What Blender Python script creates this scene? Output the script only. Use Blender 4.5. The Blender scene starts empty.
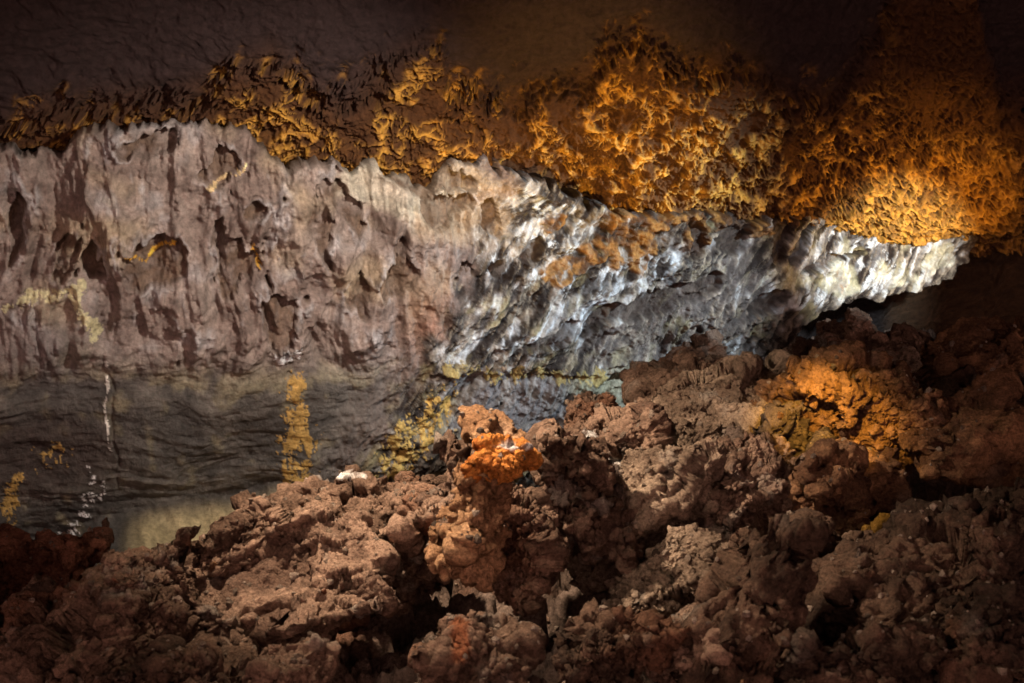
import bpy, math, random
import numpy as np
from mathutils import Vector, Matrix, Euler
rng = np.random.RandomState(7); random.seed(7)
C = bpy.context.scene.collection
R = math.radians

# ------------------------------------------------------------------ noise
_p = rng.permutation(256).astype(np.int32); PERM = np.concatenate([_p, _p, _p])
_g = rng.normal(size=(256, 3)); GRAD = (_g/np.linalg.norm(_g, axis=1)[:, None]).astype(np.float32)
JIT = rng.rand(256, 3).astype(np.float32)
G0, G1, G2 = [np.ascontiguousarray(GRAD[:, i]) for i in range(3)]; J0, J1, J2 = [np.ascontiguousarray(JIT[:, i]) for i in range(3)]
def perlin(x, y, z):
    x = np.asarray(x, np.float32); y = np.asarray(y, np.float32); z = np.asarray(z, np.float32)
    xi = np.floor(x).astype(np.int32); yi = np.floor(y).astype(np.int32); zi = np.floor(z).astype(np.int32)
    xf = (x-xi).astype(np.float32); yf = (y-yi).astype(np.float32); zf = (z-zi).astype(np.float32)
    u = xf**3*(xf*(xf*6-15)+10); v = yf**3*(yf*(yf*6-15)+10); w = zf**3*(zf*(zf*6-15)+10)
    xi &= 255; yi &= 255; zi &= 255
    pa = [PERM[xi], PERM[xi+1]]; pb = [[PERM[k+yi], PERM[k+yi+1]] for k in pa]
    def g(a, b, c):
        h = PERM[pb[a][b]+(zi+c)]
        return G0[h]*(xf-a)+G1[h]*(yf-b)+G2[h]*(zf-c)
    def L(a, b, t): return a+(b-a)*t
    return 1.5*L(L(L(g(0,0,0), g(1,0,0), u), L(g(0,1,0), g(1,1,0), u), v),
             L(L(g(0,0,1), g(1,0,1), u), L(g(0,1,1), g(1,1,1), u), v), w)
def fbm(x, y, z, o=4, gain=.5):
    s = 0; a = 1.0; f = 1.0
    for i in range(o):
        s = s+a*perlin(x*f+i*17.3, y*f+i*5.1, z*f+i*9.7); a *= gain; f *= 2.03
    return s
def ridged(x, y, z, o=4, gain=.5):        # sharp crests at 1
    s = 0; a = 1.0; f = 1.0; n = 0
    for i in range(o):
        s = s+a*(1-np.abs(perlin(x*f+i*7.3, y*f+i*3.1, z*f+i*1.7))*2); n += a; a *= gain; f *= 2.1
    return s/n
def billow(x, y, z, o=4, gain=.5):        # rounded knobs, sharp creases at 0
    s = 0; a = 1.0; f = 1.0; n = 0
    for i in range(o):
        s = s+a*np.abs(perlin(x*f+i*7.3, y*f+i*3.1, z*f+i*1.7))*2; n += a; a *= gain; f *= 2.1
    return s/n
def worley(x, y, z):
    x = np.asarray(x, np.float32); y = np.asarray(y, np.float32); z = np.asarray(z, np.float32)
    xi = np.floor(x).astype(np.int32); yi = np.floor(y).astype(np.int32); zi = np.floor(z).astype(np.int32)
    xr = x-xi.astype(np.float32); yr = y-yi.astype(np.float32); zr = z-zi.astype(np.float32)
    f1 = np.full(x.shape, 9., np.float32); f2 = f1.copy()
    for a in (-1, 0, 1):
        for b in (-1, 0, 1):
            for c in (-1, 0, 1):
                h = PERM[PERM[PERM[(xi+a) & 255]+((yi+b) & 255)]+((zi+c) & 255)]
                d = (a+J0[h]-xr)**2+(b+J1[h]-yr)**2+(c+J2[h]-zr)**2
                f2 = np.minimum(f2, np.maximum(f1, d)); f1 = np.minimum(f1, d)
    return np.sqrt(f1), np.sqrt(f2)
def cells(x, y, z):                         # nearest cell: tilted facet height and distance to the border
    x = np.asarray(x, np.float32); y = np.asarray(y, np.float32); z = np.asarray(z, np.float32)
    xi = np.floor(x).astype(np.int32); yi = np.floor(y).astype(np.int32); zi = np.floor(z).astype(np.int32)
    f1 = np.full(x.shape, 9., np.float32); f2 = f1.copy(); xr = x-xi.astype(np.float32); yr = y-yi.astype(np.float32); zr = z-zi.astype(np.float32); fh = np.zeros(x.shape, np.float32)
    for a in (-1, 0, 1):
        for b in (-1, 0, 1):
            for c in (-1, 0, 1):
                h = PERM[PERM[PERM[(xi+a) & 255]+((yi+b) & 255)]+((zi+c) & 255)]
                dx = xr-(a+J0[h]); dy = yr-(b+J1[h]); dz = zr-(c+J2[h])
                d = dx*dx+dy*dy+dz*dz
                n = d < f1
                f2 = np.where(n, f1, np.minimum(f2, d)); fh = np.where(n, (J0[h]-.5)+.9*(dx*G0[h]+dy*G1[h]+dz*G2[h]), fh); f1 = np.where(n, d, f1)
    return fh, np.sqrt(f2)-np.sqrt(f1)
def ss(a, b, x):
    t = np.clip((x-a)/(b-a), 0, 1); return t*t*(3-2*t)
def mix(a, b, m): return a+(b-a)*m[:, None]
def col(*c): return np.array(c, np.float32)

# ------------------------------------------------------------------ camera
F = 1138.0; PIT = R(8); CZ = 2.0
cp, sp_ = math.cos(PIT), math.sin(PIT)
def proj(X, Y, Z):
    d = Y*cp-(Z-CZ)*sp_; up = Y*sp_+(Z-CZ)*cp
    return 512+F*X/d, 341.5-F*up/d
def at(p, q, Y):
    a = (p-512)/F; b = (341.5-q)/F
    d = np.array([a, cp+b*sp_, -sp_+b*cp]); t = Y/d[1]
    return Vector((d[0]*t, Y, CZ+d[2]*t))
cam = bpy.data.objects.new('camera', bpy.data.cameras.new('camera')); C.objects.link(cam)
cam.location = (0, 0, CZ); cam.rotation_euler = (R(90)-PIT, 0, 0)
cam.data.lens = 36*F/1024; cam.data.clip_end = 200; cam.data.clip_start = .05
bpy.context.scene.camera = cam
cam.data.dof.use_dof = True; cam.data.dof.focus_distance = 5.0; cam.data.dof.aperture_fstop = 4.0

# ------------------------------------------------------------------ mesh + material helpers
def make_mesh(name, V, faces, colr=None, smooth=True):
    me = bpy.data.meshes.new(name)
    V = np.ascontiguousarray(V, np.float32); faces = np.ascontiguousarray(faces, np.int32)
    k = faces.shape[1]
    me.vertices.add(len(V)); me.vertices.foreach_set('co', V.ravel())
    me.loops.add(faces.size); me.loops.foreach_set('vertex_index', faces.ravel())
    me.polygons.add(len(faces)); me.polygons.foreach_set('loop_start', np.arange(0, faces.size, k, dtype=np.int32))
    me.polygons.foreach_set('loop_total', np.full(len(faces), k, np.int32))
    me.update(calc_edges=True)
    me.polygons.foreach_set('use_smooth', np.full(len(faces), smooth, bool))
    if colr is not None:
        at_ = me.color_attributes.new('albedo', 'FLOAT_COLOR', 'POINT')
        c4 = np.ones((len(V), 4), np.float32); c4[:, :3] = np.clip(colr, 0.005, .9)
        at_.data.foreach_set('color', c4.ravel())
    return me
def grid_faces(nu, nv):
    i = np.arange(nu*nv).reshape(nv, nu)
    return np.stack([i[:-1, :-1], i[:-1, 1:], i[1:, 1:], i[1:, :-1]], -1).reshape(-1, 4)
def link(name, me, m, parent=None):
    o = bpy.data.objects.new(name, me); C.objects.link(o)
    if len(me.materials) == 0: me.materials.append(m)
    if parent: o.parent = parent
    return o
def stone_mat(name, rough=.85, bump=.6, scale=40, vary=.35, dist=.01, spec=.3):
    m = bpy.data.materials.new(name); m.use_nodes = True
    N = m.node_tree.nodes; K = m.node_tree.links; b = N['Principled BSDF']
    at_ = N.new('ShaderNodeAttribute'); at_.attribute_name = 'albedo'
    tc = N.new('ShaderNodeTexCoord')
    n1 = N.new('ShaderNodeTexNoise'); n1.inputs['Scale'].default_value = scale*.8; n1.inputs['Detail'].default_value = 8; n1.inputs['Roughness'].default_value = .68
    K.new(tc.outputs['Object'], n1.inputs['Vector'])
    mr = N.new('ShaderNodeMapRange'); mr.inputs['From Min'].default_value = .3; mr.inputs['From Max'].default_value = .7
    mr.inputs['To Min'].default_value = 1-vary; mr.inputs['To Max'].default_value = 1+vary
    K.new(n1.outputs['Fac'], mr.inputs['Value'])
    vm = N.new('ShaderNodeVectorMath'); vm.operation = 'SCALE'
    K.new(at_.outputs['Color'], vm.inputs[0]); K.new(mr.outputs['Result'], vm.inputs['Scale'])
    K.new(vm.outputs['Vector'], b.inputs['Base Color'])
    n2 = N.new('ShaderNodeTexNoise'); n2.inputs['Scale'].default_value = scale; n2.inputs['Detail'].default_value = 9; n2.inputs['Roughness'].default_value = .7
    K.new(tc.outputs['Object'], n2.inputs['Vector'])
    if name == 'rust_glow_crust':
        sep = N.new('ShaderNodeSeparateColor'); K.new(at_.outputs['Color'], sep.inputs[0])
        m2 = N.new('ShaderNodeMapRange'); m2.inputs['From Min'].default_value = .06; m2.inputs['From Max'].default_value = .14; m2.inputs['To Min'].default_value = .45; m2.inputs['To Max'].default_value = bump
        K.new(sep.outputs[0], m2.inputs['Value'])
    bp = N.new('ShaderNodeBump'); bp.inputs['Strength'].default_value = bump; bp.inputs['Distance'].default_value = dist
    K.new(n2.outputs['Fac'], bp.inputs['Height']); K.new(bp.outputs['Normal'], b.inputs['Normal'])
    if name == 'rust_glow_crust': K.new(m2.outputs['Result'], bp.inputs['Strength'])
    b.inputs['Roughness'].default_value = rough
    if name == 'rust_glow_crust':
        m3 = N.new('ShaderNodeMapRange'); m3.inputs['From Min'].default_value = .09; m3.inputs['From Max'].default_value = .35; m3.inputs['To Min'].default_value = 1; m3.inputs['To Max'].default_value = rough
        K.new(sep.outputs[0], m3.inputs['Value']); K.new(m3.outputs['Result'], b.inputs['Roughness'])
    b.inputs['Specular IOR Level'].default_value = spec
    return m
M_wall = stone_mat('glazed_lava_lining', rough=.48, bump=.9, scale=46, vary=.38, dist=.022, spec=.3)
M_crust = stone_mat('rust_glow_crust', rough=.42, bump=.8, scale=34, vary=.4, dist=.02, spec=.3)  # amber lamp glow is painted into the crust colour, besides the rust
M_rock = stone_mat('clinker_rock', rough=.94, bump=1.0, scale=85, vary=.6, dist=.036, spec=.15)

# ------------------------------------------------------------------ cave plan
KX = np.array([-12, -8, -5, -2.7, 0, 2, 3.4, 4.3, 5.2, 7, 12.]); KY = np.array([-6, 1.0, 4.7, 6.0, 6.75, 7.45, 7.9, 7.5, 6.4, 1.0, -6.])
def Y0(X):
    s = 0
    for d in (-.5, -.25, 0, .25, .5): s = s+np.interp(X+d, KX, KY)
    return s/5
def seg_d(p, q, pts):
    d = np.full(p.shape, 1e9)
    for (a, b), (c, e) in zip(pts[:-1], pts[1:]):
        L2 = (c-a)**2+(e-b)**2; t = np.clip(((p-a)*(c-a)+(q-b)*(e-b))/L2, 0, 1)
        d = np.minimum(d, np.hypot(p-a-t*(c-a), q-b-t*(e-b)))
    return d
def blob(p, q, L, n=0):
    s = np.zeros(p.shape)
    for (a, b, rx, ry, ang) in L:
        ca, sa = math.cos(R(ang)), math.sin(R(ang)); u = (p-a)*ca+(q-b)*sa; v = -(p-a)*sa+(q-b)*ca
        s = np.maximum(s, 1.3-np.sqrt((u/rx)**2+(v/ry)**2))
    return s
EDGE = [(-900, 60), (-200, 120), (0, 138), (20, 148), (60, 150), (80, 127), (110, 118), (150, 114), (200, 122), (245, 128), (270, 150), (288, 166), (305, 155), (340, 160), (352, 168), (362, 158), (400, 168), (418, 186), (435, 186),
        (448, 165), (475, 160), (500, 170), (530, 180), (560, 193), (590, 205), (630, 210), (700, 206), (760, 216), (800, 214), (925, 212), (950, 222), (975, 232), (1100, 200), (1500, 100)]
ep, eq = np.array(EDGE).T
def smooth_noise1(x, s): return perlin(x, x*0+s, x*0+.5)

# ------------------------------------------------------------------ the wall (lava lining)
xs = np.concatenate([np.linspace(-11, -3.3, 140, endpoint=False), np.linspace(-3.3, 4.4, 1250), np.linspace(4.4, 11, 130)[1:]])
zs = np.concatenate([np.linspace(-.6, -.1, 14, endpoint=False), np.linspace(-.1, 2.5, 480), np.linspace(2.5, 3.4, 20)[1:]])
GX, GZ = np.meshgrid(xs, zs); X = GX.ravel(); Z = GZ.ravel()
Y = Y0(X)
# bulging profile: foot comes out, waist goes in, brow leans over
Y = Y - .18*np.sin((Z-.2)*1.6) + .10*fbm(X*.7, Z*.7, X*0+3, 3)
p, q = proj(X, Y, Z)
wob = perlin(X*2.2, Z*2.2, X*0+8)*14+perlin(X*7, Z*7, X*0+8)*5
pw = p+wob; qw = q+perlin(X*2.5+9, Z*2.5, X*0)*10+perlin(X*9, Z*9, X*0+2)*4
right = ss(400, 540, p+(q-260)*.55)           # crinkled foil-like right part
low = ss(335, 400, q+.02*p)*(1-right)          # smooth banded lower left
drape = (1-right)*(1-low)
# --- relief
wx = X+.10*perlin(X*2, Z*2, X*0+1); wz = Z+.10*perlin(X*2, Z*2, X*0+5)
fold = ridged(wx*3.3, wz*.75, X*0+2, 2, .45)             # hanging folds
fold2 = ridged(wx*8+.8*fold, wz*2.2, X*0+6, 3, .5)
lump = fbm(wx*2.2, wz*1.8, X*0+12, 4, .5)
rel = drape*(.14*(fold-.4)+.07*(fold2-.4)+.13*lump+.022*(ridged(wx*13+lump, wz*8, X*0+33, 4, .6)-.5))
band = .8*fbm(wx*.7, wz*4.5+.25*wx, X*0+4, 4, .55)+.5*fbm(wx*3, wz*4, X*0+14, 4, .55)
rel += low*(.026*band+.012*ridged(wx*3, wz*16, X*0+8, 4, .65)+.022*(ridged(wx*.7, wz*5+.4*wx, X*0+18, 3, .5)-.5)+.05*fbm(wx*1.6, wz*2.4, X*0+1, 4, .5))
a = R(47)
u = wx*math.cos(a)+wz*math.sin(a); v = -wx*math.sin(a)+wz*math.cos(a)
vv = v+.05*perlin(u*3, v*3, X*0)
cr1 = ridged(u*1.5, vv*5.5, X*0+3, 2, .5); cr2 = ridged(u*6+.6*cr1, vv*17, X*0+9, 3, .6); cr3 = billow(u*15, vv*38, X*0+1, 3, .6)
rel += right*(.085*(cr1-.4)+.036*(cr2-.4)+.016*(cr3-.4)+.06*fbm(X*1.3, Z*2.4, X*0+7, 3))*(1-.45*ss(760, 820, p))
# strata lines of the smooth part and long cracks
def noisy_d(pts, amp=3): return seg_d(p+perlin(X*9, Z*9, X*0+4)*amp+perlin(X*25, Z*25, X*0+4)*amp*.5, q+perlin(X*8, Z*8, X*0+6)*amp, pts)
cracks = [[(-200, 422), (0, 411), (40, 404), (90, 396), (135, 398)], [(60, 372), (150, 378), (240, 372), (330, 388)], [(110, 405), (180, 410), (290, 402), (380, 404)],
          [(98, 290), (104, 350), (103, 372), (114, 392), (110, 430), (118, 455), (117, 490)], [(200, 330), (206, 290), (214, 250), (240, 225), (262, 190)],
          [(0, 452), (90, 470), (220, 452), (285, 440)], [(-80, 480), (60, 500), (200, 478), (290, 470)], [(450, 370), (540, 372), (600, 378), (650, 372), (720, 345), (800, 318)]]
groove = np.zeros(X.shape)
for i, cpts in enumerate(cracks):
    d = noisy_d(cpts, 4); w_ = 2.0 if i < 7 else 4.0
    groove = np.maximum(groove, np.exp(-(d/w_)**2)*{0: .5, 1: 0, 2: 0, 3: .7, 4: .6, 5: 0, 6: .15, 7: .5}[i]*np.clip(.6+1.2*perlin(X*2.2, Z*2.2, X*0+i*3.3), 0, 1))
rel -= .026*groove
rel += .03*np.exp(-(noisy_d(cracks[7], 4)/16)**2)*(q < 372)
# --- hollows in the lining; on the left, shadow patches painted brown
H = [(243, 256, 26, 34, 15), (72, 250, 17, 40, 8), (255, 205, 10, 14, 0), (150, 268, 44, 24, 12), (100, 250, 14, 30, 10), (318, 235, 13, 40, -12), (352, 212, 20, 34, -28), (330, 192, 14, 16, 0),
     (400, 268, 13, 34, 5), (364, 292, 18, 30, 20), (270, 318, 18, 30, -5), (442, 206, 20, 18, -20), (455, 186, 16, 9, 40), (482, 218, 14, 20, -10), (160, 138, 30, 13, 10), (430, 174, 26, 14, 0), (222, 165, 12, 22, 10), (500, 275, 12, 24, 20), (20, 235, 8, 40, 5)]
RID = [[(64, 280), (84, 205), (92, 150)], [(128, 285), (108, 215), (120, 135)], [(196, 330), (206, 270), (244, 218), (232, 150)], [(300, 290), (296, 215), (340, 165)], [(288, 345), (330, 300), (340, 250)], [(258, 300), (262, 210), (300, 165)],
       [(385, 330), (378, 260), (400, 200)], [(425, 300), (420, 240), (445, 195)], [(335, 350), (375, 330), (400, 300)], [(20, 290), (34, 200), (40, 160)], [(165, 300), (175, 220), (180, 140)], [(232, 380), (262, 350), (300, 345)]]
for rr in RID:
    sd = noisy_d(rr, 6); rel += .055*np.exp(-sd/11.)*drape
sk = fbm(wx*6, wz*2.2, X*0+21, 5, .55)
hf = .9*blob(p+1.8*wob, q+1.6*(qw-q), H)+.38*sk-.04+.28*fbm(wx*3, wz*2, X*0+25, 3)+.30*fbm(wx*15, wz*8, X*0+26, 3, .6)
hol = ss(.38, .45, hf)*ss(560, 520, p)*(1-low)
rim = np.exp(-((hf-.22)/.10)**2)*ss(-.1, .45, fbm(X*5, Z*4, X*0+77, 3))*ss(560, 520, p)*(1-low)
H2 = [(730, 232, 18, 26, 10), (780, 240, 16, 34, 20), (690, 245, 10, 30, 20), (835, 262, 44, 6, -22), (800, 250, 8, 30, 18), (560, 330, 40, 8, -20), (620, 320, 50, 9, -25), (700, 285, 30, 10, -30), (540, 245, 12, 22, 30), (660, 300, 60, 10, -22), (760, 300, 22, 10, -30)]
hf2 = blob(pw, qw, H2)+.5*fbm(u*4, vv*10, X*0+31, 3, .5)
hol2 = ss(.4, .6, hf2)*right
rel += -.075*hol+.014*rim-.07*hol2
# --- foot bank of pale mud
bankm = ss(-40, 60, p)*ss(330, 240, p)
bline = np.interp(p, [-60, 60, 130, 200, 260, 330], [560, 535, 512, 500, 488, 470])
rel += bankm*.9*ss(-6, 60, qw-bline)
# --- undercut at lower right, its shade also painted near-black
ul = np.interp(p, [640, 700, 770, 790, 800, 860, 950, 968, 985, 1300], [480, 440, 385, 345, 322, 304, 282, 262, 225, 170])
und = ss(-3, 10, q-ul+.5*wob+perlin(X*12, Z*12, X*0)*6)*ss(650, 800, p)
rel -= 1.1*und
# --- upper rim of the lining, jagged
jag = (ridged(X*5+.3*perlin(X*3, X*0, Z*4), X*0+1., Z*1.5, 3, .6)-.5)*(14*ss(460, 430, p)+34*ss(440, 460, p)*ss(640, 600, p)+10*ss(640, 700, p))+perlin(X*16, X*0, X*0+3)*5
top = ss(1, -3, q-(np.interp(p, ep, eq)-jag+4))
tip = np.exp(-((q-np.interp(p, ep, eq)-8)/9)**2)
rel += .03*tip*(1-top)
rel -= .55*top
rel += .010*fbm(X*20, Z*20, X*0, 4, .6)*(1-.5*low)
# --- albedo
n1 = fbm(wx*2.5, wz*2.5, X*0+40, 4); n2 = fbm(wx*6, wz*5, X*0+41, 4); n3 = fbm(u*4, vv*11, X*0+42, 4, .6); n4 = fbm(X*14, Z*14, X*0+43, 3)
c = mix(col(.235, .18, .155), col(.35, .285, .25), ss(-.5, .6, n1+.4*n2))
c = mix(c, col(.40, .38, .385), ss(.2, .8, n2+.3*n1)*.6)
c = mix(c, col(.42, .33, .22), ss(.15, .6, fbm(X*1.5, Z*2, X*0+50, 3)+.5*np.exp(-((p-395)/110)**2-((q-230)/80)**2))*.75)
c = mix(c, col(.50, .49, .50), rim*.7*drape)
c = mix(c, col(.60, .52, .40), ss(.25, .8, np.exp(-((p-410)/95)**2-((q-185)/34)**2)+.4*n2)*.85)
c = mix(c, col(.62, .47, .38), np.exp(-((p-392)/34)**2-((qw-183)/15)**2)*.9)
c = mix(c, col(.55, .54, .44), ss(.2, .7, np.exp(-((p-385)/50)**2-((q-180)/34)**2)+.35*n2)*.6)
c = mix(c, col(.28, .15, .10), np.exp(-((p-430)/26)**2-((q-320)/38)**2)*.8)
# lower smooth part
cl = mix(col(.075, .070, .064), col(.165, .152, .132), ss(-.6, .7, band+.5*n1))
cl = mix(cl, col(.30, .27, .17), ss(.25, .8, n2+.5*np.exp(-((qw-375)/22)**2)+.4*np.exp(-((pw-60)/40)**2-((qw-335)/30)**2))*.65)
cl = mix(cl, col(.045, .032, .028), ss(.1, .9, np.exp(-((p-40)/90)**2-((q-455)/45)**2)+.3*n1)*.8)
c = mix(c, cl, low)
c = mix(c, col(.20, .20, .21), np.exp(-((p-55)/60)**2-((q-340)/40)**2)*.5)
# right crinkled part
crest = ss(.42, .8, .55*cr2+.45*cr3+.2*n3)
crr = mix(col(.022, .015, .012), col(.075, .058, .045), ss(-.4, .7, n3+.5*(cr2-.5)))
a2 = R(64); u2 = wx*math.cos(a2)+wz*math.sin(a2); v2 = -wx*math.sin(a2)+wz*math.cos(a2)
sv = ridged(u2*1.8, v2*15+.6*perlin(u2*5, v2*5, X*0), X*0+11, 3, .6)
streak = ss(.70, .84, sv); dark = ss(.66, .50, sv+.15*n4+.10*n2)
fs = fbm(u2*5, v2*42, X*0+13, 4, .65)
rel += right*(.018*(sv-.6)+.009*fs)
crr = mix(crr, col(.40, .34, .25), streak*ss(560, 640, p)*ss(-.3, .4, n1+n2)*.8)
crr = mix(crr, col(.34, .29, .22), crest*ss(-.4, .5, n1+n4)*.9)
crr = mix(crr, col(.36, .31, .23), ss(.15, .55, fs+.3*n2)*.5)
crr = mix(crr, col(.42, .37, .20), ss(.25, .8, fbm(u*5, vv*9, X*0+60, 4)+.35*ss(330, 380, q))*.6)
WH = [(475, 345, 42, 20, -15), (560, 330, 60, 18, -15), (590, 290, 55, 26, -35), (560, 215, 46, 22, 25), (500, 185, 40, 26, 20), (540, 240, 46, 40, 0), (500, 250, 40, 40, 0), (655, 270, 20, 26, 0), (610, 205, 24, 8, 10)]
wb = ss(.26, .7, blob(pw, qw, WH)+.25*np.exp(-((p-560)/60)**2-((q-205)/40)**2)+.65*n3+.35*n2)
crr = mix(crr, col(.60, .68, .74), wb*(1-.8*dark)*(1-.5*ss(.0, .5, fs))*.97*ss(-.45, .15, n3+1.2*(crest-.3)))
crr = mix(crr, col(.60, .55, .48), wb*ss(.1, .5, n2)*.6)
WB = [(870, 235, 90, 30, 0), (840, 275, 100, 26, -12), (915, 240, 48, 34, 0), (745, 365, 36, 24, 20), (760, 372, 20, 16, 0), (700, 360, 40, 16, -10)]
ww = ss(.2, .55, blob(pw, qw, WB)+.5*n3+.2*n4)
crr = mix(crr, col(.72, .79, .82), ww*(1-.85*dark)*(1-.65*ss(.0, .4, fs))*ss(-.3, .05, n3+1.3*(cr2-.5))*.95)
crr = mix(crr, col(.62, .60, .38), ww*ss(.1, .6, n2+.4*np.exp(-((q-275)/20)**2))*.6)
crr = mix(crr, col(.34, .31, .28), ss(.1, .6, blob(pw, qw, [(560, 400, 70, 22, 0), (500, 410, 50, 30, 0)])+.4*n3)*.4)
crr = mix(crr, col(.30, .31, .22), ss(.1, .6, blob(pw, qw, [(630, 400, 50, 26, 0), (600, 385, 50, 16, -10)])+.4*n2)*.7)
crr = mix(crr, col(.22, .215, .23), ss(.0, .6, blob(pw, qw, [(490, 405, 50, 40, 0), (545, 420, 40, 36, 0)])+.4*n2)*.7)
crr = mix(crr, col(.42, .38, .36), ss(.0, .6, blob(pw, qw, [(725, 300, 60, 40, -20), (640, 350, 60, 30, -20)])+.9*n3)*.2)
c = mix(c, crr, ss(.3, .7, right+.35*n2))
# ochre coating that runs down from the ceiling
oc = ss(.2, .5, blob(pw, qw, [(628, 240, 30, 36, -10), (585, 258, 44, 11, -28), (640, 215, 40, 14, 0), (560, 218, 14, 8, 0), (700, 215, 40, 12, 0), (760, 222, 40, 12, 0), (690, 235, 14, 22, 20)])+.4*n2)
oc = oc*ss(-.35, .05, n4+.7*fbm(X*24, Z*24, X*0+5, 3)+.35*(oc-.5))
rel += .03*oc*right*(.5+n4)
c = mix(c, mix(col(.10, .045, .015), col(.30, .15, .035), ss(-.2, .5, n4+n2)), oc*right*.9)
c = mix(c, mix(col(.10, .062, .04), col(.17, .11, .07), ss(-.3, .5, n2)), hol*ss(-.7, .2, n4+n2)*.8)  # brown colour stands for the shade on these patches
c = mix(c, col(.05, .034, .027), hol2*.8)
c = mix(c, col(.045, .032, .028), groove*.35)
# yellow and white mineral growths
GROW = []
def speck(pts, w_, thr, cc, c):
    d = seg_d(pw, qw, pts); m = ss(thr, thr+.16, np.exp(-(d/w_)**2)+1.15*fbm(X*13, Z*8, X*0+70, 5, .85)*np.exp(-.5*(d/w_)**2)-.40)
    GROW.append(m)
    return mix(c, cc, m)
c = speck([(293, 385), (300, 420), (302, 440)], 15, .28, col(.52, .33, .10), c)
c = speck([(300, 440), (296, 485)], 20, .32, col(.56, .36, .11), c)
c = speck([(440, 392), (425, 425), (395, 470)], 17, .3, col(.62, .40, .11), c)
c = speck([(410, 430), (392, 478)], 16, .25, col(.66, .47, .15), c)
c = speck([(10, 310), (40, 298), (66, 292), (92, 318), (96, 330)], 6, .15, col(.66, .62, .38), c)
c = speck([(66, 292), (80, 285)], 8, .3, col(.66, .62, .38), c)
c = speck([(450, 366), (520, 372), (600, 374)], 9, .35, col(.42, .33, .13), c)
c = speck([(12, 480), (4, 540)], 9, .3, col(.5, .33, .10), c)
c = speck([(40, 455), (60, 455)], 16, .5, col(.5, .33, .10), c)
c = speck([(103, 355), (104, 372), (112, 405), (110, 430), (110, 448)], 1.7, .35, col(.7, .68, .62), c)
c = speck([(92, 470), (96, 480), (85, 520), (60, 540)], 11, .78, col(.8, .8, .8), c)
c = speck([(275, 352), (290, 352)], 10, .5, col(.7, .72, .74), c)
c = speck([(256, 240), (260, 262)], 3.2, .25, col(.8, .45, .06), c)
c = speck([(128, 250), (142, 262), (150, 252), (170, 247)], 2.6, .35, col(.8, .45, .06), c)
c = speck([(216, 186), (238, 165), (240, 158)], 3, .35, col(.85, .65, .35), c)
c = mix(c, mix(col(.44, .36, .20), col(.66, .54, .30), ss(-.4, .4, n2)), bankm*ss(-4, 16, qw-bline)*ss(115, 150, p+.3*wob)*ss(560, 530, q))
c = mix(c, col(.014, .010, .009), und)  # near-black colour deepens the shade of the undercut
c = mix(c, col(.10, .055, .025), ss(955, 985, p)*.8)
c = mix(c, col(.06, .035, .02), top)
c *= (1+.30*n4+.22*fbm(wx*20, wz*14, X*0+90, 4, .7))[:, None]
# displace towards the tube along the plan normal
rel += .006*np.maximum.reduce(GROW)
dYdX = (Y0(X+.05)-Y0(X-.05))/.1; nx = dYdX; nl = np.sqrt(1+nx*nx); nx = nx/nl; ny = -1/nl
nxs = np.clip(nx, -.8, .8)
WV = np.stack([X+nxs*rel, Y+ny*rel, Z], 1)
# crinkles lean over a little so that they cast hard shadows
WV[:, 2] -= .25*np.clip(rel, -.1, .15)*(1-top)*(1-und)*(1-bankm*ss(-20, 10, q-bline))
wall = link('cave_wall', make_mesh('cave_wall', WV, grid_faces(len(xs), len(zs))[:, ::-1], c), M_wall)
wall['kind'] = 'structure'

# ------------------------------------------------------------------ rusty overhang above the lining, lit strands and unlit gaps painted in, and the dark vault
zs = np.concatenate([np.linspace(1.55, 3.2, 430), np.linspace(3.2, 3.9, 20)[1:]])
GX, GZ = np.meshgrid(xs, zs); X = GX.ravel(); Z = GZ.ravel()
zt = 0*X
# height of the lining rim over the plan, to hang the overhang from it
rim_x = np.linspace(-11, 11, 400); rim_y = Y0(rim_x)
def rim_height(xx, yy):
    z = np.full(xx.shape, 2.2)
    for i in range(8):
        pp, _ = proj(xx, yy, z); r = np.interp(pp, ep, eq); b = (341.5-r)/F
        z = CZ+yy*(-sp_+b*cp)/(cp+b*sp_)
    return z
ok = (rim_x > -4.5) & (rim_x < 5.0)
rz = np.interp(rim_x, rim_x[ok], rim_height(rim_x[ok], rim_y[ok]))
rz = np.convolve(np.pad(rz, 6, 'edge'), np.ones(13)/13, 'valid')
ZT = np.interp(X, rim_x, rz)
h = Z-ZT
front = ss(575, 690, 512+F*X/Y0(X))            # on the right the overhang comes in front of the lining
Y = Y0(X)+.22-.30*front-.62*np.clip(h, 0, 9)+.9*np.clip(-h-.02, 0, .4)
p, q = proj(X, Y, Z)
UP = [(-900, 140), (-100, 160), (0, 140), (60, 118), (130, 118), (200, 104), (232, 74), (270, 66), (292, 84), (315, 104), (345, 108), (385, 78), (410, 55), (440, 45), (452, 92), (500, 108), (560, 98), (590, 84), (606, 52), (640, 46), (672, 66), (720, 72), (760, 78), (800, 104), (832, 108), (850, 84),
      (880, 40), (900, -20), (975, -20), (985, 50), (1000, 95), (1060, 90), (1500, 60)]
up_, uq_ = np.array(UP).T
wx = X+.12*perlin(X*3, Y*3, Z*3); wz = Z+.12*perlin(X*3+4, Y*3, Z*3+7); wy = Y+.1*perlin(X*3, Y*3+8, Z*3)
g1 = ridged(wx*5, wy*5, wz*6, 2, .5); g2 = ridged(wx*13+.5*g1, wy*13, wz*15, 3, .6); lump = fbm(X*1.8, Y*1.8, Z*2.5, 4)
w1, w2 = worley(wx*9, wy*9, wz*10)
bord = np.interp(p+20*perlin(X*6, Z*6, X*0), up_, uq_)+22*perlin(wx*5, wz*5, X*0+3)+46*(.62-g2)+18*(.5-g1)
above = ss(9, -9, q-bord)
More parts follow.
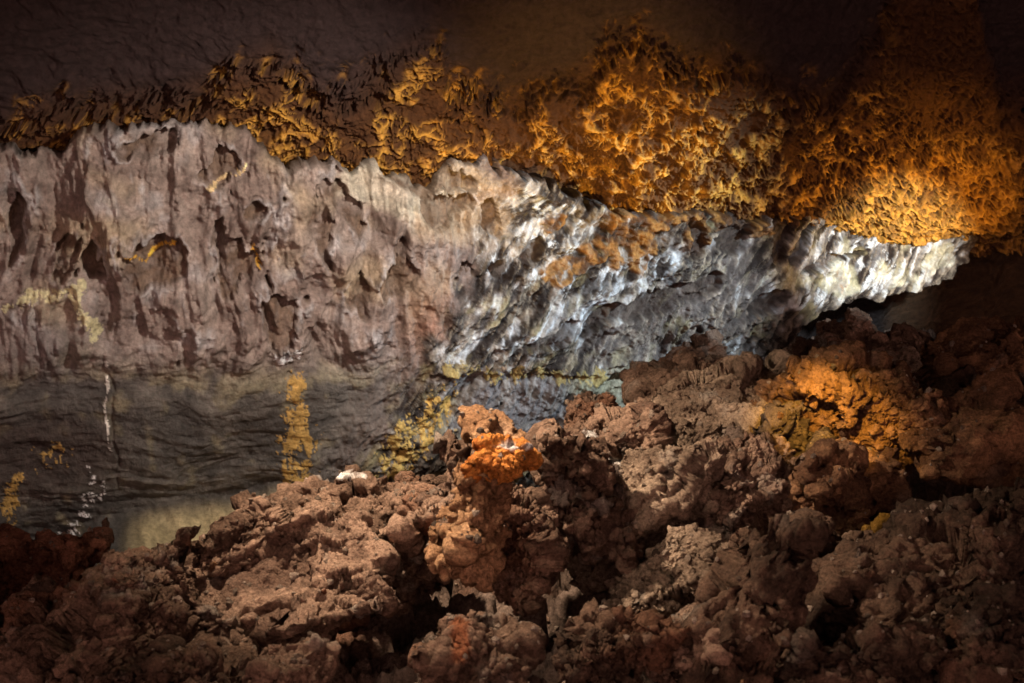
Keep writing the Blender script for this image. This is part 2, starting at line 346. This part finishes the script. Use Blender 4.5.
rel = .10*lump+.05*(g1-.5)+.035*(g2-.5)+.022*(w2-w1)+.010*fbm(X*30, Y*30, Z*30, 3)
rb = blob(p, q, [(920, 195, 120, 46, -10), (990, 190, 60, 40, 0)])
rel += .16*ss(.2, .8, rb)
rel -= .16*above
n4 = fbm(X*9, Y*9, Z*9, 4); n5 = fbm(X*2, Y*2, Z*3, 3)
dist_in = q-(np.interp(p, up_, uq_)+14*perlin(X*3, Y*3, Z*3))+18
def strand(fq, sd, w_, wa=.16, wf=4.):
    xa = X+wa*perlin(X*wf+sd, Y*wf, Z*wf)+.05*perlin(X*13, Y*13+sd, Z*13); ya = Y+wa*perlin(X*wf, Y*wf+sd, Z*wf); za = Z+wa*perlin(X*wf, Y*wf, Z*wf+sd)+.05*perlin(X*13+4, Y*13+sd, Z*13)
    return ss(w_, w_*.25, np.abs(perlin(xa*fq, ya*fq, za*fq*1.1+sd)))
st = np.maximum.reduce([strand(6.5, 3.1, .15), 1.*strand(13, 7.7, .15, .10, 6), .8*strand(24, 1.3, .17, .05, 9)])
inside = ss(-14, 66, dist_in+34*n4+16*n5)
dense = ss(40, 130, dist_in+40*n5)*ss(90, 160, q)
brk = ss(-.42, .05, fbm(X*5, Y*5, Z*5+9, 3)+.5*dense)
st = st*brk*inside
body = dense*ss(.42, .66, .5*g1+.5*g2+.25*n4+.12*dense)
crust = np.maximum(st, .55*body)
colm = ss(905, 850, p)+ss(120, 170, q+.0*p)    # upper-right column coloured dull brown, standing in for dimmer lamp light
colm = np.clip(colm, 0, 1)
cc_ = mix(col(.11, .048, .014), col(.44, .21, .035), ss(-.2, .5, n4+.4*n5+.5*(st-.5))*colm)
cc_ = mix(cc_, col(.66, .36, .06), st*ss(-.3, .4, n4)*.8*colm)  # bright strands paint in the ridges that catch lamp light
cc_ = mix(cc_, col(.60, .29, .035), ss(.2, .8, rb)*.6)
cb = mix(mix(col(.070, .030, .011), col(.036, .023, .022), ss(50, -20, dist_in)), cc_, crust)  # unlit roof beyond the crust is painted dark
rel = rel*(.42+.58*inside)+.040*st+.02*body+.016*(ridged(wx*30+g1, wy*30, wz*34, 3, .6)-.5)*inside
nrm = Y*0-1
CVt = np.stack([X, Y-rel*.8, Z-rel*.45], 1)
over = link('ceiling_overhang', make_mesh('ceiling_overhang', CVt, grid_faces(len(xs), len(zs))[:, ::-1], cb), M_crust)
over['kind'] = 'structure'
# dark vault over everything
ax = np.linspace(-12, 12, 260); ay = np.linspace(-1.5, 9.5, 160)
GX, GY = np.meshgrid(ax, ay); X = GX.ravel(); Y = GY.ravel()
Z = 3.35+.35*np.sin(np.clip((Y+2)/9, 0, 1)*math.pi)-.02*X*X*.4+.22*fbm(X*.6, Y*.6, X*0, 4)+.06*(ridged(X*3, Y*3, X*0, 3)-.5)
Z = np.maximum(Z, 2.9)
n = fbm(X*2, Y*2, X*0+5, 4)
vault = link('cave_ceiling', make_mesh('cave_ceiling', np.stack([X, Y, Z], 1), grid_faces(len(ax), len(ay)), mix(col(.07, .048, .043), col(.10, .07, .06), ss(-.5, .5, n))), M_crust)
vault['kind'] = 'structure'

# ------------------------------------------------------------------ rubble floor
ax = np.concatenate([np.linspace(-11, -3, 80, endpoint=False), np.linspace(-3, 4.5, 620), np.linspace(4.5, 11, 70)[1:]])
ay = np.concatenate([np.linspace(-7, 2.2, 80, endpoint=False), np.linspace(2.2, 8.8, 560)])
GX, GY = np.meshgrid(ax, ay); X = GX.ravel().astype(float); Y = GY.ravel().astype(float)
def ground(X, Y):
    s = ss(-.3, 1.4, X)
    left = .30-.30*ss(4.4, 5.4, Y)
    right_ = .36+.42*ss(4.2, 7.2, Y)
    return left*(1-s)+right_*s-.05*ss(2.5, 0, Y)+.07*ss(4.2,3.2,Y)
def rubble(x, y, z):
    xw = x+.05*perlin(x*6, y*6, z*6); yw = y+.05*perlin(x*6, y*6, z*6+7)
    a1, e1 = cells(xw*4+yw*1.2, yw*4.2, z*4); a2, e2 = cells(xw*10, yw*10, z*10); a3, e3 = cells(xw*24, yw*24, z*24)
    return .12*a1+.045*a2+.02*a3-.03*ss(.1, 0, e1)+.03*fbm(x*14, y*14, z*14, 4, .7)+.08
Zb = ground(X, Y)+.10*fbm(X*1.3, Y*1.3, X*0, 4)
Z = Zb-.10+rubble(X, Y, Zb)
nn = fbm(X*3, Y*3, Z*3, 4); n2_ = fbm(X*12, Y*12, Z*12, 3)
fc = mix(col(.12, .082, .062), col(.28, .20, .155), ss(-.5, .5, nn+.4*n2_)); fc = mix(fc, col(.24, .10, .05), ss(.25, .7, fbm(X*1.4, Y*1.4, X*0+9, 3))*.6)
fc = mix(fc, mix(col(.28,.23,.13), col(.44,.34,.17), ss(-.3,.4,n2_)), ss(4.9,5.3,Y)*ss(-.6,-.9,X)*ss(-2.6,-2.0,X)*.9)
floor = link('cave_floor', make_mesh('cave_floor', np.stack([X, Y, Z], 1), grid_faces(len(ax), len(ay)), fc), M_rock)
floor['kind'] = 'structure'

# ------------------------------------------------------------------ boulders
import bmesh
ICO = {}
def ico(k):
    if k not in ICO:
        bm = bmesh.new(); bmesh.ops.create_icosphere(bm, subdivisions=k, radius=1)
        V = np.array([v.co[:] for v in bm.verts]); Fc = np.array([[v.index for v in f.verts] for f in bm.faces]); bm.free()
        V /= np.linalg.norm(V, axis=1)[:, None]; ICO[k] = (V, Fc)
    return ICO[k]
PAL = {'brown': ((.12, .072, .048), (.30, .19, .13)), 'pink': ((.15, .09, .062), (.35, .225, .155)), 'pale': ((.19, .13, .09), (.42, .305, .215)), 'dark': ((.06, .036, .024), (.16, .095, .062)),
       'red': ((.16, .062, .035), (.33, .15, .09)), 'orange': ((.45, .14, .028), (.72, .28, .06)), 'buff': ((.30, .16, .08), (.55, .32, .17)), 'ochre': ((.20, .085, .02), (.50, .26, .05)), 'cinder': ((.06, .042, .035), (.22, .155, .12)),
       'rust': ((.13, .065, .035), (.34, .18, .09))}
def vnorm(V, Fc):
    a = V[Fc[:, 0]]; b = V[Fc[:, 1]]; c = V[Fc[:, 2]]; n = np.cross(b-a, c-a); N = np.zeros_like(V)
    for k in range(3):
        w = n[:, k]
        N[:, k] = np.bincount(Fc[:, 0], w, len(V))+np.bincount(Fc[:, 1], w, len(V))+np.bincount(Fc[:, 2], w, len(V))
    return N/np.maximum(np.linalg.norm(N, axis=1), 1e-12)[:, None]
def rock_arrays(k, size, seed, pal, ang=.6, rough=1.0, rot=(0, 0, 0), frac=1.0, spots=None):
    r = np.random.RandomState(seed)
    D, Fc = ico(k)
    npl = 7
    Nn = r.normal(size=(npl, 3)); Nn /= np.linalg.norm(Nn, axis=1)[:, None]
    Nn = np.concatenate([Nn, [[1, 0, 0], [-1, 0, 0], [0, 1, 0], [0, -1, 0], [0, 0, 1], [0, 0, -1]]+r.normal(size=(6, 3))*.28])
    Dp = np.concatenate([.70+.30*r.rand(npl), .66+.22*r.rand(6)])
    t = Nn@D.T; t = np.where(t > .05, Dp[:, None]/np.maximum(t, .05), 50.)
    kk = 26+34*ang
    rad = -np.log(np.exp(-kk*np.minimum(t, 3)).sum(0))/kk
    V = D*rad[:, None]
    V /= np.abs(V).max(0)
    V = V*(np.array(size)/2)
    o = r.rand(3)*50
    s = float(np.mean(size))
    # big bites and warps, then clinker
    x, y, z = (V+o).T
    f = 1.6/s
    V = V+.07*s*np.stack([fbm(x*f, y*f, z*f, 3), fbm(x*f+9, y*f, z*f, 3), fbm(x*f, y*f+9, z*f, 3)], 1)
    am = min(1., s/.35)
    x, y, z = (V+o).T
    xq, yq, zq = x+.04*perlin(x*9, y*9, z*9), y+.04*perlin(x*9+5, y*9, z*9), z+.04*perlin(x*9, y*9+5, z*9)
    fh, ed = cells(xq*f*1.35, yq*f*1.35, zq*f*1.9)
    crk = ss(.07, .0, ed)
    V = V+vnorm(V, Fc)*(s*(.15*fh-.02*crk))[:, None]
    if size[0] > .15:
        fh2, ed2 = cells(xq*7, yq*7, zq*10)
        V = V+vnorm(V, Fc)*(am*.034*fh2)[:, None]
        crk = np.maximum(crk, .6*ss(.06, 0, ed2))
        fh3, ed3 = cells(xq*21, yq*21, zq*24)
        V = V+vnorm(V, Fc)*(rough*am*.017*fh3)[:, None]
    wx_, wy_, wz_ = xq, yq, zq
    b1 = billow(wx_*6, wy_*6, wz_*6, 2, .5); n6 = fbm(wx_*13, wy_*13, wz_*13, 4, .7)
    V = V+vnorm(V, Fc)*(rough*am*(.006*(b1-.4)+.015*n6))[:, None]
    b2 = 1-ridged(wx_*38, wy_*38, wz_*38, 3, .8)
    mask = .35+.65*ss(-.3, .4, fbm(x*5+3, y*5, z*5, 2))
    V = V+vnorm(V, Fc)*((.35+.65*rough)*am*mask*(.030*(b2-.4)))[:, None]
    b1 = b1-.6*crk+.8*(b2-.35)
    a_, b_ = PAL[pal]
    n = fbm(x*4, y*4, z*4, 4); n_ = fbm(x*16, y*16, z*16, 3)
    cl_ = mix(np.tile(col(*a_), (len(V), 1)), col(*b_), ss(-.5, .55, n+.35*n_+.5*(b1-.4)))
    cl_ = mix(cl_, col(.24, .10, .05), ss(.25, .7, fbm(x*2.2+7, y*2.2, z*2.2, 3))*(.5 if pal in ('brown', 'pink', 'dark', 'cinder') else 0))
    cl_ = mix(cl_, col(.42, .38, .32), ss(.35, .8, fbm(x*7+3, y*7, z*7, 4))*(.4 if pal in ('brown', 'pink', 'pale') else .12))
    Rm = np.array(Euler([R(q_) for q_ in rot]).to_matrix())
    V = V@Rm.T
    return V, Fc, cl_
def boulder(name, label, p, q, Yd, w, h, dep, rot, pal, k=6, ang=.6, rough=1.0, seed=None, spots=None):
    dist = Yd*cp+ (CZ-at(p, q, Yd).z)*sp_
    sw, sh = w*dist/F, h*dist/F
    V, Fc, cl_ = rock_arrays(k, (sw, dep, sh), seed if seed is not None else int(p*7+q*3), pal, ang, rough, rot)
    pos = at(p, q, Yd)
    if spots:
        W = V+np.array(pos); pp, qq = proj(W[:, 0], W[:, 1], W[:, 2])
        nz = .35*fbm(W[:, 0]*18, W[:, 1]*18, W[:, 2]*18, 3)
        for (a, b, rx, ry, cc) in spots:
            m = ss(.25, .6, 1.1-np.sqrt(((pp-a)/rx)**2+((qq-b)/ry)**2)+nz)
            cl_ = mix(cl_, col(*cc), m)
    o = link(name, make_mesh(name, V, Fc, cl_), M_rock); o.location = pos
    o['label'] = label; o['category'] = 'rock'
    return o
HOT_WHT = (.85, .82, .78); ORG = (.62, .20, .04); RED = (.30, .11, .05)  # the white paints lamp hot spots on boulder tops
B = [
 ('rock_slab', 'long sloping brown slab with lit flat top in the left foreground above a dark hollow', 286, 592, 3.75, 330, 100, .75, (30, -28, 0), 'pink', 1., .6, None),
 ('lava_boulder', 'broad rough clinker mass left of centre against the foot of the wall', 357, 545, 4.25, 190, 84, .6, (14, -18, 0), 'brown', .4, 1.1, [(340, 475, 30, 5, HOT_WHT)]),
 ('lava_boulder', 'rough knob with a red underside overhanging the dark hollow', 428, 520, 4.05, 92, 96, .45, (0, -30, 10), 'pink', .7, 1., [(440, 530, 30, 12, RED)]),
 ('lava_boulder', 'large craggy dome of clinker below the bright orange lump', 520, 552, 3.85, 168, 170, .6, (0, 10, 0), 'brown', .5, 1.25, [(480, 540, 30, 50, (.36, .18, .10))]),
 ('lava_boulder', 'upright buff orange ridge running down from under the bright orange lump', 468, 525, 3.68, 70, 150, .35, (0, 22, 0), 'buff', .5, 1., None),
 ('orange_clinker', 'bright orange knobbly lump on top of the central boulder', 504, 460, 3.6, 72, 44, .26, (0, -6, 0), 'orange', .3, .7, [(515, 446, 24, 4, HOT_WHT)]),
 ('stone_block', 'small angular buff block standing behind the bright orange lump', 497, 438, 4.2, 54, 46, .2, (0, 8, 20), 'buff', 1., .25, None),
 ('lava_boulder', 'rounded clinker shoulder right of the bright orange lump', 566, 490, 3.98, 82, 108, .4, (0, 18, 0), 'brown', .4, 1.2, None),
 ('lava_boulder', 'brown boulder with a small white lamp spot painted on its crown beside the wall foot', 605, 448, 4.65, 140, 92, .5, (14, -30, 0), 'pink', .6, 1., [(588, 433, 9, 6, HOT_WHT), (612, 462, 16, 5, (.6, .55, .5))]),
 ('lava_boulder', 'low brown lump against the greenish wall foot behind the boulder with the painted lamp spot', 592, 415, 5.3, 70, 46, .4, (0, 0, 0), 'pink', .5, .9, None),
 ('lava_boulder', 'high brown boulder touching the crinkled wall right of centre', 680, 390, 5.6, 110, 66, .5, (0, -14, 0), 'pink', .6, .9, None),
 ('rock_slab', 'smooth pale brown block leaning below the high brown boulder', 712, 428, 5.05, 190, 84, .5, (24, -22, 0), 'pale', .9, .55, None),
 ('cinder_boulder', 'dark cindery lump in front of the lowest white patch of the wall', 742, 404, 5.5, 50, 40, .3, (0, 0, 0), 'cinder', .3, 1.2, None),
 ('cinder_boulder', 'dark pitted boulder between the pale block and the glowing orange block', 764, 440, 4.9, 80, 110, .4, (0, -30, 0), 'cinder', .4, 1.2, None),
 ('lava_boulder', 'smooth sloping brown boulder in the middle of the pile', 655, 508, 4.3, 170, 100, .5, (25, -42, 0), 'pale', .8, .5, None),
 ('lava_boulder', 'brown boulder with a dull flat face below the smooth sloping boulder', 728, 500, 4.35, 150, 90, .5, (10, -36, 0), 'pink', .6, .8, None),
 ('lava_boulder', 'humped brown boulder topping the pile below the bright white wall', 852, 354, 5.7, 140, 66, .6, (10, 16, 0), 'brown', .6, .9, None),
 ('lava_boulder', 'small pale rubble knob beside the humped boulder under the dark gap', 896, 360, 5.5, 64, 34, .3, (0, 0, 0), 'pale', .5, .9, None),
 ('rust_boulder', 'long reddish boulder on the right edge below the dark gap', 965, 356, 5.7, 140, 56, .6, (10, -6, 0), 'rust', .6, .7, None),
 ('rust_boulder', 'wide broken block glowing orange in the lamp light', 862, 424, 5.0, 190, 116, .6, (-10, -8, 0), 'rust', 1., 1.2, None),
 ('rust_boulder', 'large rounded dull red boulder at the right edge', 962, 446, 4.75, 116, 92, .5, (0, -8, 0), 'rust', .3, .6, None),
 ('rust_boulder', 'small lump with an orange lit face below the glowing block', 826, 500, 4.3, 66, 90, .3, (0, 0, 0), 'rust', .4, 1., None),
 ('rust_boulder', 'dim knob of rust coloured rock right of the small orange lit lump', 866, 480, 4.5, 60, 50, .3, (0, 0, 0), 'rust', .4, 1.1, None),
 ('rock_slab', 'tall dark slab leaning right of centre at the bottom edge', 748, 618, 3.3, 90, 220, .4, (-15, 30, 0), 'dark', .9, .6, None),
 ('rock_slab', 'broad dark slab leaning in the lower right corner', 905, 600, 3.6, 230, 120, .5, (15, -30, 0), 'dark', .9, 1.2, None),
 ('lava_boulder', 'dull reddish rock at the left edge below the dark wall', 30, 580, 4.4, 130, 58, .5, (10, 4, 0), 'red', .5, .8, None),
 ('lava_boulder', 'shadowed dark lump left of the long sloping slab', 150, 600, 4.0, 240, 84, .5, (24, -30, 0), 'brown', .9, 1.1, None),
 ('lava_boulder', 'dark brown heap beside the pale mud at the wall foot', 245, 578, 4.35, 150, 60, .5, (12, -22, 0), 'brown', .4, 1.2, None),
 ('lava_boulder', 'big dark mound in the lower left corner', 80, 645, 3.6, 300, 96, .6, (26, -28, 0), 'brown', .9, 1.1, None),
 ('lava_boulder', 'rounded rock at the bottom edge under the long sloping slab', 282, 668, 3.1, 76, 50, .3, (0, 0, 0), 'brown', .3, .9, None),
 ('lava_boulder', 'dim rubble mound at the bottom edge left of the rounded rock', 150, 680, 3.15, 190, 60, .4, (0, -10, 0), 'dark', .4, 1.1, None),
 ('lava_boulder', 'brown rock with an orange streak at the bottom edge centre left', 470, 664, 3.25, 120, 76, .4, (0, -16, 0), 'brown', .4, 1.1, [(460, 640, 14, 34, RED)]),
 ('lava_boulder', 'dark green brown mound at the bottom edge in the centre', 600, 655, 3.15, 160, 70, .4, (0, 6, 0), 'dark', .3, 1.1, None),
 ('lava_boulder', 'pale rough boulder beside the top of the tall dark slab', 668, 588, 3.85, 170, 90, .4, (20, -34, 0), 'pale', .4, 1., None),
 ('lava_boulder', 'brown knob between the craggy dome and the pale rough boulder', 606, 540, 4.05, 60, 60, .3, (0, 0, 0), 'pink', .4, 1., None),
 ('lava_boulder', 'dark brown boulder below the small orange lit lump', 836, 570, 3.9, 100, 110, .4, (0, 8, 0), 'dark', .4, 1.1, None),
 ('lava_boulder', 'dark boulder at the right edge below the rounded red boulder', 995, 550, 4.1, 110, 120, .4, (0, 0, 0), 'dark', .5, 1., None),
 ('lava_boulder', 'flat dark rock at the bottom edge below the broad dark slab', 870, 668, 3.1, 160, 60, .4, (0, 0, 0), 'dark', .4, 1., None),
 ('lava_boulder', 'dark rock in the bottom right corner', 1000, 655, 3.2, 120, 80, .4, (0, 10, 0), 'dark', .4, 1., None),
 ('lava_boulder', 'small rough rock on the crest between the two yellow stains of the wall', 405, 500, 4.7, 90, 40, .3, (0, -8, 0), 'brown', .4, 1.1, [(360, 476, 16, 3, (.5, .42, .36))]),
 ('lava_boulder', 'dark rock behind the rounded red boulder on the right', 1005, 400, 5.3, 110, 60, .4, (0, 0, 0), 'dark', .4, 1., None),
 ('cinder_boulder', 'small dark cinder under the smooth sloping boulder', 612, 495, 4.2, 50, 50, .25, (0, 20, 0), 'cinder', .4, 1.2, None),
 ('lava_boulder', 'pale grainy rock left of the top of the tall dark slab', 690, 650, 3.3, 70, 80, .3, (0, 20, 0), 'pink', .4, 1., None),
 # out of frame, on either side
 ('lava_boulder', 'wide brown boulder beyond the left edge of the view', -130, 600, 4.0, 220, 120, .6, (0, 0, 0), 'dark', .5, 1., None),
 ('lava_boulder', 'tall dark boulder beyond the right edge of the view', 1150, 520, 4.2, 200, 200, .6, (0, 0, 0), 'dark', .5, 1., None),
]
rocks = []
for (nm, lb, p, q, Yd, w, h, dep, rot, pal, ang, rough, spots) in B:
    rocks.append(boulder(nm, lb, p, q, Yd, w*1.16, h*1.10, dep, rot, pal, (7 if w >= 130 and 0 < p < 1000 and pal != 'dark' else 6) if w > 60 else 5, ang, rough, None, spots))

# ------------------------------------------------------------------ loose stones lying on everything
bpy.context.view_layer.update()
dg = bpy.context.evaluated_depsgraph_get(); sc = bpy.context.scene
def drop(x, y):
    hit, loc, nrm_, idx, ob, mat = sc.ray_cast(dg, Vector((x, y, 1.75)), Vector((0, 0, -1)))
    return (loc, nrm_, ob) if hit else (None, None, None)
variants = []
for i, pal in enumerate(['brown', 'pink', 'cinder', 'pale', 'dark', 'rust', 'brown', 'pink', 'cinder', 'red']):
    V, Fc, cl_ = rock_arrays(4, (.1, .085, .075), 900+i, pal, .5, 1.0)
    variants.append(make_mesh('loose_stone', V, Fc, cl_))
variants[0].materials.append(M_rock)
ZON = [(-9, 'rough dark stone lying among the shadowed rubble at the left', 'loose stones in the left rubble'),
       (330, 'rough brown stone lying among the lit rubble near the central boulder', 'loose stones in the central rubble'),
       (780, 'dull brown stone lying in the shadowed rubble at the right', 'loose stones in the right rubble')]
cnt = 0; tries = 0; targets = []
while cnt < 120 and tries < 6000:
    tries += 1
    pp = random.uniform(-30, 1050); y = random.uniform(3.0, 6.6); x = (pp-512)/F*y*1.02
    loc, nrm_, ob = drop(x, y)
    if loc is None or nrm_.z < .35 or ob.name.startswith('cave_wall'): continue
    pr, qr = proj(loc.x, loc.y, loc.z)
    if qr < 350: continue
    targets.append((loc, pr)); cnt += 1
for i, (loc, pr) in enumerate(targets):
    me = variants[random.randrange(len(variants))]
    if len(me.materials) == 0: me.materials.append(M_rock)
    o = bpy.data.objects.new('loose_stone', me); C.objects.link(o)
    s = random.choice([.25, .3, .35, .4, .5, .6, .8]); o.scale = (s*random.uniform(.8, 1.3), s, s*random.uniform(.7, 1.1))
    o.location = loc+Vector((0, 0, .012*s)); o.rotation_euler = [random.uniform(0, 6.28) for _ in range(3)]
    z = [t for t in ZON if pr >= t[0]]
    z = z[-1] if z else ZON[0]
    o['label'] = z[1]; o['category'] = 'stone'; o['group'] = z[2]
# fine grit
D, Fc = ico(1)
Vs, Fs, Cs = [], [], []; base = 0
for i in range(5200):
    pp = random.uniform(-40, 1060); y = random.uniform(2.8, 6.8); x = (pp-512)/F*y*1.02
    loc, nrm_, ob = drop(x, y)
    if loc is None or nrm_.z < .25 or ob.name.startswith('cave_wall'): continue
    s = .004+.012*random.random()**2.5
    V = D*s*np.random.RandomState(i).uniform(.55, 1.35, size=(len(D), 1))+np.array(loc)
    Vs.append(V); Fs.append(Fc+base); base += len(V)
    t = random.random()
    Cs.append(np.tile(col(.10, .07, .05)*(1-t)+col(.34, .26, .20)*t, (len(V), 1)))
gr = link('gravel', make_mesh('gravel', np.concatenate(Vs), np.concatenate(Fs), np.concatenate(Cs), False), M_rock)
gr['kind'] = 'stuff'; gr['label'] = 'fine volcanic grit lying over the boulders and floor'; gr['category'] = 'gravel'

# ------------------------------------------------------------------ light
W = bpy.data.worlds.new('World'); sc.world = W; W.use_nodes = True
bg = W.node_tree.nodes['Background']; bg.inputs['Color'].default_value = (1.0, .58, .50, 1); bg.inputs['Strength'].default_value = 2.1
def spot(name, loc, tgt, power, color, size, blend=.6, rad=.06):
    l = bpy.data.lights.new(name, 'SPOT'); l.energy = power; l.color = color; l.spot_size = R(size); l.spot_blend = blend; l.shadow_soft_size = rad
    o = bpy.data.objects.new(name, l); C.objects.link(o); o.location = loc
    o.rotation_euler = (Vector(tgt)-Vector(loc)).to_track_quat('-Z', 'Y').to_euler(); return o
T = lambda p, q, Y: at(p, q, Y)
spot('wall_lamp', (.3, 4.3, 2.80), T(280, 280, 6.2), 360, (1, .86, .74), 80, .9)
spot('wall_lamp', (3.6, 4.6, 2.75), T(570, 300, 7), 1150, (.80, .91, 1), 36, 1)
spot('wall_lamp', (2.75, 5.0, 2.0), T(858, 280, 7.8), 520, (.84, .93, 1), 32, .8)
spot('rubble_light', (-1.0, 4.1, 2.9), T(485, 515, 4.3), 800, (1, .78, .58), 80, .9)
spot('ceiling_lamp', (3.7, 5.4, 1.5), T(1016, 222, 6.6), 240, (1, .52, .10), 46, 1)
spot('ceiling_lamp', (.5, 4.9, 1.35), T(590, 165, 6.3), 215, (1, .58, .15), 60, 1)
spot('block_lamp', (1.0, 4.1, 1.55), T(832, 455, 4.9), 170, (1, .57, .10), 44, .9)
spot('rubble_light', (-.6, 2.6, 2.85), T(560, 590, 3.8), 80, (1, .78, .60), 62, 1)  # added fill light for the lower centre, no such source there

import time; print('SCRIPT')
sc.render.engine = 'CYCLES'
sc.cycles.max_bounces = 6; sc.cycles.diffuse_bounces = 3
sc.view_settings.view_transform = 'Standard'; sc.view_settings.look = 'None'
sc.view_settings.exposure = 0; sc.view_settings.gamma = 1
